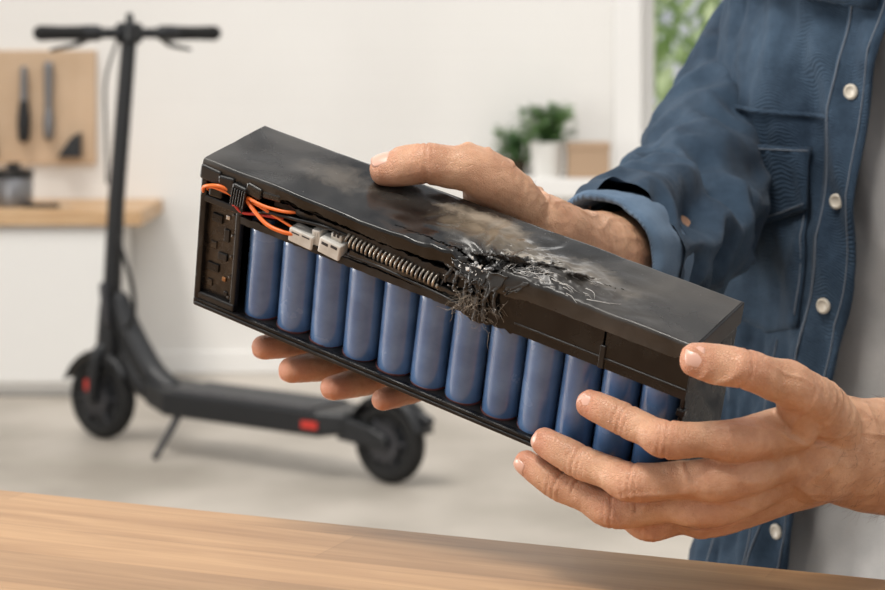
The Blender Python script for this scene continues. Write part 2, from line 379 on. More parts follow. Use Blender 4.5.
def dist_mask(cx,cy,cz,sx,sy,sz,nscale,namp,r0,r1):
    mp=N.new('ShaderNodeMapping'); mp.inputs['Location'].default_value=(-cx/sx,-cy/sy,-cz/sz); mp.inputs['Scale'].default_value=(1/(sx*mm),1/(sy*mm),1/(sz*mm))
    L.new(tc.outputs['Object'],mp.inputs[0]); ln=N.new('ShaderNodeVectorMath'); ln.operation='LENGTH'; L.new(mp.outputs[0],ln.inputs[0])
    no=N.new('ShaderNodeTexNoise'); no.inputs['Scale'].default_value=nscale; no.inputs['Detail'].default_value=8; no.inputs['Roughness'].default_value=.6; no.inputs['Distortion'].default_value=.8; L.new(tc.outputs['Object'],no.inputs['Vector'])
    ma=N.new('ShaderNodeMath'); ma.operation='MULTIPLY_ADD'; ma.inputs[1].default_value=namp; L.new(no.outputs['Fac'],ma.inputs[0]); L.new(ln.outputs['Value'],ma.inputs[2])
    mr=N.new('ShaderNodeMapRange'); mr.inputs[1].default_value=r0; mr.inputs[2].default_value=r1; mr.inputs[3].default_value=1; mr.inputs[4].default_value=0
    L.new(ma.outputs[0],mr.inputs[0]); return mr.outputs[0]
def mixc(fac,a,bcol):
    m=N.new('ShaderNodeMix'); m.data_type='RGBA'; L.new(fac,m.inputs[0])
    if isinstance(a,tuple): m.inputs[6].default_value=(*a,1)
    else: L.new(a,m.inputs[6])
    m.inputs[7].default_value=(*bcol,1); return m.outputs[2]
nb=N.new('ShaderNodeTexNoise'); nb.inputs['Scale'].default_value=13; nb.inputs['Detail'].default_value=9; nb.inputs['Distortion'].default_value=.8; L.new(tc.outputs['Object'],nb.inputs['Vector'])
rb=N.new('ShaderNodeValToRGB'); rb.color_ramp.elements[0].position=.38; rb.color_ramp.elements[0].color=(.008,.0075,.007,1); rb.color_ramp.elements[1].position=.74; rb.color_ramp.elements[1].color=(.058,.052,.046,1)
L.new(nb.outputs['Fac'],rb.inputs['Fac'])
c=mixc(dist_mask(18,2,51,38,18,30,45,2.0,1.15,2.2),rb.outputs['Color'],(.17,.135,.095))
c=mixc(dist_mask(80,-2,51,38,14,30,60,2.4,1.4,2.4),c,(.16,.14,.115))
c=mixc(dist_mask(2,18,51,32,9,30,60,2.2,1.35,2.2),c,(.26,.215,.165))
c=mixc(dist_mask(-95,5,51,30,14,30,50,2.2,1.4,2.4),c,(.085,.072,.058))
c=mixc(dist_mask(-20,-36,50,160,11,14,55,1.6,.9,2.1),c,(.005,.0045,.004))
c=mixc(dist_mask(50,-24,50,36,13,18,120,2.2,1.2,2.0),c,(.005,.0045,.004))
c=mixc(dist_mask(58,-12,52,30,9,10,170,3.2,2.0,2.3),c,(.26,.235,.20))
L.new(c,b.inputs['Base Color'])
rr=N.new('ShaderNodeMapRange'); rr.inputs[1].default_value=.35; rr.inputs[2].default_value=.68; rr.inputs[3].default_value=.14; rr.inputs[4].default_value=.42; L.new(nb.outputs['Fac'],rr.inputs[0]); L.new(rr.outputs[0],b.inputs['Roughness'])
n3=N.new('ShaderNodeTexNoise'); n3.inputs['Scale'].default_value=700; n3.inputs['Detail'].default_value=3; L.new(tc.outputs['Object'],n3.inputs['Vector'])
bp=N.new('ShaderNodeBump'); bp.inputs['Strength'].default_value=.18; bp.inputs['Distance'].default_value=.0004; L.new(n3.outputs['Fac'],bp.inputs['Height']); L.new(bp.outputs[0],b.inputs['Normal'])

def nz(x,y=0,z=0): return noise.noise(V((x,y,z)))
HX,HY=36,-26
def lid_disp(x,y,z):
    d=math.hypot(x-HX,(y-HY)*1.2); th=math.atan2(y-HY,x-HX)
    dz=0
    dz+=6.0*math.exp(-((x-72)/26)**2-((y+17)/15)**2)
    dz+=3.6*math.exp(-((x-4)/20)**2-((y+14)/12)**2)
    dz+=1.6*math.exp(-((x-34)/20)**2-((y-2)/8)**2)
    dz-=4.0*math.exp(-((x-HX)/9)**2-((y-HY)/12)**2)
    dz+=2.3*math.exp(-d/34)*math.sin(th*8+nz(x*.05,y*.05)*6)*(1-math.exp(-d/8))
    m=math.exp(-((x-62)/40)**2-((y+20)/20)**2)
    r1_=.5-abs(nz(x*.07+y*.05,y*.16-x*.03,21)); r2_=.5-abs(nz(x*.16,y*.26,22))
    dz+=m*(5.0*(r1_-.3)+2.4*(r2_-.3)+.5*nz(x*.6,y*.6,23))
    dz+=1.1*nz(x*.018,y*.03,3)+.14*nz(x*.07,y*.08,8)
    dz+=2.6*math.exp(-((y+34)/11)**2)*nz(x*.03,7)*(1-abs(x)/HL)      # lifted, wavy front edge
    dz-=1.2*math.exp(-((x+60)/50)**2)*(.5-y/70)
    return dz
nx=340; ny=60; nf=14
vs=[];fs=[]
def lipbottom(x):
    j=1.6*nz(x*.09,5)+1.0*nz(x*.35,9)+.5*nz(x*1.1,2)
    if x<-150: return 40+j*.3
    if x<30: return 41.5+j+ (1.5*math.sin(x*.05))
    return 38.5+(j*1.3-2.5*math.exp(-((x-50)/9)**2) if x<70 else .1*j)
meta=[]
for i in range(nx+1):
    x=-HL+2*HL*i/nx
    for j in range(ny+nf+3):
        if j<=ny:
            y=34-66.5*j/ny; z=51
            zz=z+lid_disp(x,y,z)
            yy=y
            if j==0: zz-=1.2
        else:
            k=j-ny-1
            if k<=1: yy=-33.2-.6*k; zz=50.6-1.0*k+lid_disp(x,-33,51); 
            else:
                t=(k-1)/(nf+1); zb=lipbottom(x); z0=49.6+lid_disp(x,-33,51)
                zz=z0+(zb-z0)*t; yy=-34.0-(2.8*math.exp(-((x-HX-8)/20)**2)*math.sin(t*2.6))+.6*nz(x*.1,zz*.1,4)*t
        vs.append(P(x,yy,zz)); meta.append((x,yy,zz))
R=ny+nf+3
for i in range(nx):
    for j in range(R-1):
        q=(i*R+j,i*R+j+1,(i+1)*R+j+1,(i+1)*R+j)
        x=sum(meta[a][0] for a in q)/4; y=sum(meta[a][1] for a in q)/4; z=sum(meta[a][2] for a in q)/4
        sdist=(y+34)
        front=max(0,49-z) if y<-33 else 0
        rad=((x-HX+2)/12)**2+((sdist)/7)**2 if front==0 else ((x-HX+3)/15)**2
        jag=1+.9*nz(x*.22,y*.22+z*.2,1)+.55*nz(x*.6,z*.5+y*.5,7)
        hole=rad<jag*.72
        cy=-31+ (x-HX)*.36 + 2.6*nz(x*.12,3)+1.6*nz(x*.4,6)
        wv=1.6*(1-(x-HX)/84)*(1+.8*nz(x*.3,2))
        if HX<x<HX+80 and front==0 and abs(y-cy)<wv: hole=True
        cy3=-29+ (x-HX)*.10 + 1.8*nz(x*.15,33)+1.2*nz(x*.45,36)
        if HX<x<HX+46 and front==0 and abs(y-cy3)<1.2*(1-(x-HX)/48): hole=True
        cx5=HX+30+(y+20)*.5+1.8*nz(y*.25,46)
        if -27<y<-6 and front==0 and abs(x-cx5)<.9: hole=True
        cy2=-31+(HX-x)*.10+1.6*nz(x*.2,13)+.9*nz(x*.6,5)
        if HX-70<x<HX and front==0 and abs(y-cy2)<.9*(1-(HX-x)/74)+.2: hole=True
        cx4=HX-4+(y+26)*.5+1.5*nz(y*.25,40)
        if -30<y<-4 and front==0 and abs(x-cx4)<1.3*(1-(y+30)/26): hole=True
        if hole: continue
        fs.append(q)
lid=mesh_obj('lid',vs,fs,M_lid,bat,True)
m=lid.modifiers.new('s','SOLIDIFY'); m.thickness=1.7*mm; m.offset=-1
m=lid.modifiers.new('es','EDGE_SPLIT'); m.split_angle=math.radians(50)
bbox('lid_back_skirt',-HL,HL,33,35,38,50,M_lid,.5)
bbox('lid_end_skirt_right',HL-1.5,HL+1.5,-34.5,34.5,36,50.5,M_blk,.6)
bbox('lid_end_skirt_left',-HL-1,-HL+1.5,-20,34.5,36,50.5,M_blk,.6)
bbox('case_bottom',-HL,HL,-33.6,33.6,-52,-49.5,M_blk,.8)
bbox('case_back',-HL,HL,31.2,33.6,-50,49,M_blk,.6)
bbox('case_end_right',HL-3,HL,-33.6,33.6,-51,47,M_blk_gloss,1.2)
for i,(z0,z1,yy) in enumerate([(-30,-24,-35),(-12,-8,-35.2),(4,9,-35)]): bbox('end_corner_rib_%d'%i,HL-4,HL+1.2,yy,-30,z0,z1,M_blk_gloss,1.0,(0,.08*(i-1),.05))
bbox('case_end_left',-HL,-HL+2.5,-33.6,33.6,-51,44,M_blk_gloss,.8)
bbox('inner_backing',-145,HL-4,8,10,-48,38,M_blk,.2)
bbox('inner_ceiling',-145,110,-24,20,36,37,M_blk,.2)
bbox('bottom_rail_front',-HL,HL,-35.2,-30.5,-55,-49.0,M_blk_gloss,1.0)
bbox('bottom_rail_bead',-HL+2,HL-2,-36.4,-34.4,-54,-51.6,M_blk,.5)
def jag_panel(name,x0,x1,zt,zb,y,mat,th=2.0,n=160,rowsn=6):
    vs=[];fs=[]
    for i in range(n+1):
        x=x0+(x1-x0)*i/n; a=zt(x); c_=zb(x)
        for j in range(rowsn+1): vs.append(P(x,y(x,a+(c_-a)*j/rowsn),a+(c_-a)*j/rowsn))
    for i in range(n):
        for j in range(rowsn): q=i*(rowsn+1)+j; fs.append((q,q+1,q+rowsn+2,q+rowsn+1))
    o=mesh_obj(name,vs,fs,mat,bat,True); m=o.modifiers.new('s','SOLIDIFY'); m.thickness=th*mm; m.offset=0
    m=o.modifiers.new('es','EDGE_SPLIT'); m.split_angle=math.radians(40)
    return o
jag_panel('cell_rail_broken',-146,30,lambda x:20.5+1.2*nz(x*.12,20)+.8*nz(x*.5,22),lambda x:15.5+.5*nz(x*.3,25),lambda x,z:-32.8+.6*nz(x*.1,z*.1),M_blk)
jag_panel('side_panel_right',24,118,lambda x:41 if x>48 else 26+ (x-24)*.62+2.4*nz(x*.4,30),lambda x:15-(2.2*nz(x*.25,33) if x<60 else 0)-2.5*math.exp(-((x-34)/6)**2),lambda x,z:-32.8-1.2*math.exp(-((x-45)/14)**2)*(1+nz(x*.2,z*.2)),M_blk_gloss,n=200,rowsn=12)
jag_panel('side_panel_end',119.5,HL,lambda x:41,lambda x:15,lambda x,z:-32.8,M_blk_gloss)
bbox('panel_bead_a',60,118,-34.6,-33.2,21,22.4,M_blk,.5); bbox('panel_bead_b',119.5,HL,-34.6,-33.2,21,22.4,M_blk,.5)
bbox('panel_clip_seam',117,120.5,-35.0,-33.2,15,30,M_blk,.5)
jag_panel('broken_ledge',-118,26,lambda x:39.5-(x+118)*.02+1.3*nz(x*.2,40)+.8*nz(x*.8,41),lambda x:35.8-(x+118)*.045+1.0*nz(x*.25,44)+.9*nz(x*.7,46),lambda x,z:-30.5+1.2*nz(x*.08,z*.1,9),M_blk,1.6)
jag_panel('torn_strip',-58,22,lambda x:26.5+1.0*nz(x*.15,50),lambda x:24.2+1.0*nz(x*.3,52),lambda x,z:-33.6+1.4*nz(x*.06,2),M_lid,1.2)
bbox('frame_post_outer',-HL,-HL+5,-35,-30,-50,40,M_blk_gloss,1.2)
bbox('frame_post_inner',-145,-141,-34,-29,-48,22,M_blk,1.0)
bbox('frame_header',-HL,-139,-35,-29,22,27,M_blk,1.0)
bbox('frame_sill',-HL,-141,-35,-30,-49,-44,M_blk,1.0)
bbox('circuit_board',-HL+4,-144,-31,-29,-46,23,M_pcb,.3)
for i,(x,z,w,h,d,mt) in enumerate([(-160,12,8,6,1.6,M_blk_gloss),(-152,2,4,9,1.2,M_blk),(-162,-8,5,5,1,M_pcb),(-154,-14,7,5,1.6,M_blk),(-161,-24,9,6,1.4,M_blk_gloss),(-152,-30,3,3,1,M_brass),(-163,-36,4,5,1,M_pcb),(-152,15,3,3,1,M_steel),(-150,-40,3,3,1,M_blk)]):
    bbox('board_component_%d'%i,x-w/2,x+w/2,-31-d,-30.5,z-h/2,z+h/2,mt,.4)
for i in range(5): lathe('board_screw_%d'%i,[(0,0),(1.4*mm,0),(1.4*mm,.8*mm),(0,1.2*mm)],P(-147.5,-31,-42+i*15),(0,-1,0),M_pcb,bat,12)
for i,(a,b_,c1,d1,e1,f1,mt,rt) in enumerate([(-HL-1,-158,-35.5,-22,37,47,M_blk,(0,.06,0)),(-159,-147,-36,-26,33,45,M_blk,(0,-.08,.05)),(-148,-137,-37,-26,28,43,M_blk,(0,.1,0)),(-166,-156,-36,-28,28,37,M_blk_gloss,(0,0,.1)),(-138,-126,-35.5,-27,38,46,M_lid,(0,.15,0)),(-126,-112,-34.5,-28,40,45,M_lid,(0,-.1,0))]):
    bbox('latch_block_%d'%i,a,b_,c1,d1,e1,f1,mt,1.3,rt)
for i in range(6): bbox('clip_rib_%d'%i,-147+i*1.9,-146+i*1.9,-38.2,-36,29,41,M_blk,.3,(0,.1,0))
M_cell=noisy('blue_cell_wrap',(.048,.112,.25),(.098,.186,.36),35,.16,.05,300,dist=.0004,rough2=.30,Coat_Weight=1.0,Coat_Roughness=.13)
M_cellend=make('cell_insulator',(.10,.03,.03),.5)
for i in range(12):
    x=-128+25.6*i; r=11.9
    prof=[(0,-49.5),(r*.9,-49.5),(r,-48.5),(r,-20),(r,10),(r,16),(r*.93,17.6),(r*.82,18),(r*.8,17.2),(0,17.2)]
    z0=random.uniform(-.6,.6)
    lathe('cell_%d'%i,[(a*mm,(b_+z0)*mm) for a,b_ in prof],P(x,-19.3+random.uniform(-.5,.5),0),(random.uniform(-.012,.012),0,1),M_cell,bat,36)
    lathe('cell_base_%d'%i,[((r+.2)*mm,-49.5*mm),((r+.2)*mm,-48.3*mm),(r*mm,-48.2*mm),(r*mm,-49.5*mm)],P(x,-19.3,0),(0,0,1),M_cellend,bat,30)
    lathe('cell_cap_%d'%i,[(0,17.2*mm),(3.5*mm,17.2*mm),(3.5*mm,19*mm),(0,19.2*mm)],P(x,-19.3,0),(0,0,1),M_steel,bat,14)
    if i<11: bbox('spacer_%d'%i,x+12.4,x+13.2,-14,4,-48,16,M_blk,.2)
bbox('nickel_strip',-120,22,-31,-8,19.9,20.4,M_steel,.1)
for i,(a,b_,z0,z1,yy,rt) in enumerate([(-103,-85,17.5,27,-35.5,.06),(-87,-81,20,31,-33,-.12),(-80,-64,18,28.5,-36,.10),(-74,-66,28,33,-32,.0)]):
    bbox('white_connector_%d'%i,a,b_,yy,yy+10,z0,z1,M_conn,.9,(0,rt,0))
    for q in range(2): w_=(b_-a-4)/2; bbox('connector_slot_%d_%d'%(i,q),a+1.6+q*(w_+.8)+.6,a+1.6+q*(w_+.8)+w_-.4,yy-.2,yy+1,z0+6.8,z1-1.6,M_dgrey,.3,(0,rt,0))
def wire(n,pts,r,m): tube(n,[P(*p) for p in pts],r*mm,m,bat,seg=8)
wire('orange_wire_a',[(-168,-26,22),(-171,-33,27),(-168,-37.5,34),(-158,-37.5,38),(-150,-34,36)],1.2,M_orange)
wire('orange_wire_a2',[(-166,-28,26),(-168,-34,31),(-163,-36.5,35),(-154,-36,35),(-148,-34,33)],.9,M_orange)
wire('orange_wire_b',[(-146,-30,34),(-134,-35,36),(-122,-36,35.5),(-108,-34,36),(-100,-28,36)],1.1,M_orange)
wire('orange_wire_c',[(-140,-33,35),(-130,-36,30),(-118,-38,25),(-106,-37,23.5),(-98,-33,23)],1.35,M_orange)
wire('orange_wire_e',[(-140,-31,32),(-128,-34,33),(-114,-34,30),(-103,-33,27)],.9,M_orange)
wire('orange_wire_d',[(-150,-30,20),(-146,-35,28),(-140,-34,24),(-128,-32,26),(-112,-30,28)],1.0,M_redw)
wire('black_wire_a',[(-136,-31,24),(-120,-34,31),(-100,-33,33),(-80,-32,35),(-60,-30,34)],1.2,M_blk)
wire('black_wire_b',[(-60,-32,23),(-40,-34,24),(-15,-33,22),(10,-34,21),(26,-33,18)],1.2,M_blk)
def spring(name,a,b_,R0,turns,r,mat):
    a=P(*a); b_=P(*b_); d=(b_-a); t=d.normalized(); w,n=ring_frame(t,V((0,0,1))); pts=[]
    K=int(turns*12)
    for k in range(K+1):
        an=2*math.pi*k/12; pts.append(a+d*(k/K)+w*(R0*mm*math.cos(an))+n*(R0*mm*math.sin(an)))
    vs,fs=tube_data(pts,[(r*mm,r*mm)]*len(pts),6); return mesh_obj(name,vs,fs,mat,bat,True)
spring('coil_spring',(-62,-29,31.5),(6,-30,27.5),4.6,22,.9,M_darksteel)
spring('coil_spring_inner',(-58,-27,30.5),(0,-27,26.5),2.4,20,.8,M_brass)
M_char=noisy('charred_plastic',(.006,.0055,.005),(.035,.03,.025),200,.25,.8,400,dist=.0012,rough2=.7)
M_ash=noisy('ash_flakes',(.45,.42,.38),(.75,.73,.70),200,.6)
M_foil=noisy('torn_foil',(.45,.45,.45),(.8,.8,.8),200,.3,metal=.8)
M_fib=noisy('frayed_fibre',(.10,.08,.062),(.34,.29,.23),100,.7)
rnd=random.Random(11)
def shard(c0,s,k=6,st=(1,1,1)):
    bmx=bmesh.new()
    for _ in range(k):
        q=V((rnd.gauss(0,1),rnd.gauss(0,1),rnd.gauss(0,1))).normalized()*s*rnd.uniform(.5,1.2); bmx.verts.new(c0+V((q.x*st[0],q.y*st[1],q.z*st[2])))
    bmesh.ops.convex_hull(bmx,input=bmx.verts); bmx.verts.index_update()
    r=([v.co.copy() for v in bmx.verts],[tuple(v.index for v in f.verts) for f in bmx.faces]); bmx.free(); return r
mesh_obj('charred_lumps',*merge([shard(P(HX+rnd.gauss(-3,9),-26+rnd.gauss(0,4),38+rnd.gauss(0,4)),rnd.uniform(1.0,3.0)*mm,8) for k in range(60)]),M_char,bat)
def flap_piece(name,base,du,dv,nu,nvv,curl,seed,mat):
    vs=[];fs=[]
    for i in range(nu+1):
        for j in range(nvv+1):
            u=i/nu; v=j/nvv
            edge=1+.5*nz(u*3,seed,1)*v
            p=V(base)+V(du)*(u-.5)*(1-.45*v)+V(dv)*(v*edge)
            p+=V((0,-.5,.8))*(curl*v*v)+V((0,1,1))*1.3*nz(u*3.5+seed,v*3)+V((1,0,0))*1.2*nz(u*3,v*4,seed)
            vs.append(P(*p))
    for i in range(nu):
        for j in range(nvv):
            if j>nvv-4 and nz(i*.7,j*.7,seed+4)>.12: continue
            q=i*(nvv+1)+j; fs.append((q,q+1,q+nvv+2,q+nvv+1))
    o=mesh_obj(name,vs,fs,mat,bat,True); m=o.modifiers.new('s','SOLIDIFY'); m.thickness=.9*mm; m.offset=0
for i,(b0,du,dv,cu,sd,mt) in enumerate([((20,-34,48),(14,0,-2),(6,-3,-8),2,1,M_lid),((33,-35,49),(14,0,-1),(1,-4,-12),3,2.3,M_lid),((46,-35,50),(14,0,1),(-3,-3.5,-14),2.5,3.7,M_lid),((60,-34,50),(13,0,2),(-5,-2,-10),2,5.1,M_lid),((24,-22,51),(13,3,0),(6,-7,2),4,6.6,M_lid),((42,-20,53),(14,4,0),(-3,-8,2),5,8.2,M_lid),((56,-22,55),(13,5,0),(-6,-5,2.5),4.5,9.4,M_lid),((72,-15,56),(14,5,0),(-6,-5,1),3.5,11.4,M_lid),((90,-11,55),(13,4,0),(-4,-5,1),3,14.4,M_lid),((28,-30,46),(7,1,0),(2,-4,2),2.0,12.1,M_foil),((36,-29,47),(6,1,1),(1,-4,1),2.5,13.3,M_foil)]):
    flap_piece('torn_flap_%d'%i,b0,du,dv,14,14,cu,sd,mt)
drips=[]
for (x0,y0,z0,x1,z1,r0) in [(20,-33,42,17,27,1.8),(26,-34,42,27,19,2.0),(33,-35,40,34,14,2.2),(41,-36,42,40,17,2.0),(48,-36,43,50,22,1.8),(14,-33.5,40,10,31,1.5)]:
    xm=(x0+x1)/2+rnd.gauss(0,1.2)
    drips.append(([(x0*mm,(y0+2)*mm,(z0+1)*mm,r0*mm,r0*.8*mm),(xm*mm,(y0-.6)*mm,(z0*.55+z1*.45)*mm,r0*.75*mm,r0*.5*mm),(x1*mm,(y0+.2)*mm,z1*mm,r0*.85*mm,r0*.6*mm)],(0,-1,0)))
drips.append(([(8*mm,-31*mm,42*mm,1.4*mm,1.2*mm),(24*mm,-33*mm,39*mm,2.4*mm,2.0*mm),(40*mm,-34*mm,39*mm,2.6*mm,2.0*mm),(60*mm,-33*mm,42*mm,1.4*mm,1.2*mm)],(0,-1,0)))
dr=organic('melted_drips',drips,.0006,M_char,bat,2,12)
for v in dr.data.vertices:
    c_=v.co/mm; v.co+=v.normal*mm*(.9*nz(c_.x*.35,c_.y*.35,c_.z*.35)+.45*nz(c_.x*.9,c_.y*.9,c_.z*.9))
ash=[]
for k in range(80):
    if k<34: c0=P(HX-7+rnd.gauss(0,5),-34+rnd.gauss(0,2.5),47+rnd.gauss(0,2.0))
    else: c0=P(HX-6+rnd.gauss(0,9),-38.0+rnd.gauss(0,.8),33+rnd.gauss(0,9))
    ash.append(shard(c0,(rnd.uniform(.6,1.9) if k<34 else rnd.uniform(.25,.6))*mm,6))
mesh_obj('ash_fragments',*merge(ash),M_ash,bat)
fib=[]
for k in range(75):
    p=V((HX-4+rnd.gauss(0,8),-36.5+rnd.gauss(0,1.2),27+rnd.gauss(0,5))); d=V((rnd.gauss(0,.9),rnd.gauss(-.25,.3),rnd.gauss(-.8,.6))).normalized(); pts=[]
    nseg=rnd.randrange(5,12)
    for q in range(nseg):
        pts.append(P(*p)); d=(d+V((rnd.gauss(0,.4),rnd.gauss(0,.25),rnd.gauss(-.08,.3)))).normalized(); p=p+d*rnd.uniform(1.2,2.4)
        if p.y>-34.5: p.y=-35-rnd.random()
        p.y=max(p.y,-41)
    r=rnd.uniform(.05,.12)*mm
    fib.append(tube_data(pts,[(r,r)]*len(pts),4))
mesh_obj('frayed_fibres',*merge(fib),M_fib,bat,True)
ws=[]
for k in range(60):
    a0=rnd.uniform(.0,.55); d0=rnd.uniform(9,66); x=HX+d0*math.cos(a0); y=-32+d0*math.sin(a0); an=a0+rnd.gauss(0,.12); ln=rnd.uniform(8,26) if k<22 else rnd.uniform(2,6); pts=[]; cv=rnd.gauss(0,.035)
    for q in range(9):
        xx=x+math.cos(an)*ln*q/8; yy=y+math.sin(an)*ln*q/8; an+=cv+rnd.gauss(0,.03)
        if yy>30: break
        pts.append(P(xx,yy,51.1+lid_disp(xx,yy,51)))
    if len(pts)<3: continue
    r=rnd.uniform(.10,.30)*mm; ws.append(tube_data(pts,[(r*(1-q/10),r*.8*(1-q/10)) for q in range(len(pts))],5))
mesh_obj('stress_tears',*merge(ws),M_ash,bat,True)
ds=[]
for k in range(420):
    x=rnd.gauss(50,60) if k%2 else rnd.uniform(-HL+8,HL-8); x=max(-HL+5,min(HL-5,x)); y=rnd.uniform(-32,31); s=rnd.uniform(.08,.22)
    c0=P(x,y,51.15+lid_disp(x,y,51)); q=[c0+V((rnd.uniform(-s,s),rnd.uniform(-s,s),rnd.uniform(0,s)))*mm for _ in range(4)]
    ds.append((q,[(0,1,2),(0,2,3),(0,3,1),(1,2,3)]))
mesh_obj('dust_specks',*merge(ds),M_ash,bat)

# ------------------------------------------------------------------ man
M_skin=make('skin',(.6,.3,.19),.46); N,L=nt(M_skin); b=N['Principled BSDF']
b.inputs['Subsurface Weight'].default_value=.12; b.inputs['Subsurface Radius'].default_value=(1,.35,.2); b.inputs['Subsurface Scale'].default_value=.005
at=N.new('ShaderNodeAttribute'); at.attribute_name='flush'
tc=N.new('ShaderNodeTexCoord'); n1=N.new('ShaderNodeTexNoise'); n1.inputs['Scale'].default_value=55; n1.inputs['Detail'].default_value=8; n1.inputs['Roughness'].default_value=.65; L.new(tc.outputs['Object'],n1.inputs['Vector'])
r1=N.new('ShaderNodeValToRGB'); r1.color_ramp.elements[0].position=.32; r1.color_ramp.elements[0].color=(.46,.235,.132,1); r1.color_ramp.elements[1].position=.68; r1.color_ramp.elements[1].color=(.67,.395,.245,1); L.new(n1.outputs['Fac'],r1.inputs['Fac'])
mx=N.new('ShaderNodeMix'); mx.data_type='RGBA'; L.new(at.outputs['Fac'],mx.inputs[0]); L.new(r1.outputs['Color'],mx.inputs[6]); mx.inputs[7].default_value=(.55,.205,.125,1); L.new(mx.outputs[2],b.inputs['Base Color'])
vo=N.new('ShaderNodeTexVoronoi'); vo.feature='DISTANCE_TO_EDGE'; vo.inputs['Scale'].default_value=620; L.new(tc.outputs['Object'],vo.inputs['Vector'])
vm=N.new('ShaderNodeMapRange'); vm.inputs[1].default_value=0; vm.inputs[2].default_value=.12; vm.inputs[3].default_value=0; vm.inputs[4].default_value=.5; L.new(vo.outputs['Distance'],vm.inputs[0])
n2=N.new('ShaderNodeTexNoise'); n2.inputs['Scale'].default_value=150; n2.inputs['Detail'].default_value=8; L.new(tc.outputs['Object'],n2.inputs['Vector'])
ad=N.new('ShaderNodeMath'); ad.operation='ADD'; L.new(vm.outputs[0],ad.inputs[0]); L.new(n2.outputs['Fac'],ad.inputs[1])
bp=N.new('ShaderNodeBump'); bp.inputs['Strength'].default_value=.7; bp.inputs['Distance'].default_value=.0008; L.new(ad.outputs[0],bp.inputs['Height']); L.new(bp.outputs[0],b.inputs['Normal'])
M_nail=make('fingernail',(.66,.39,.30),.28)
M_bodyhair=make('arm_hair',(.10,.05,.025),.6)

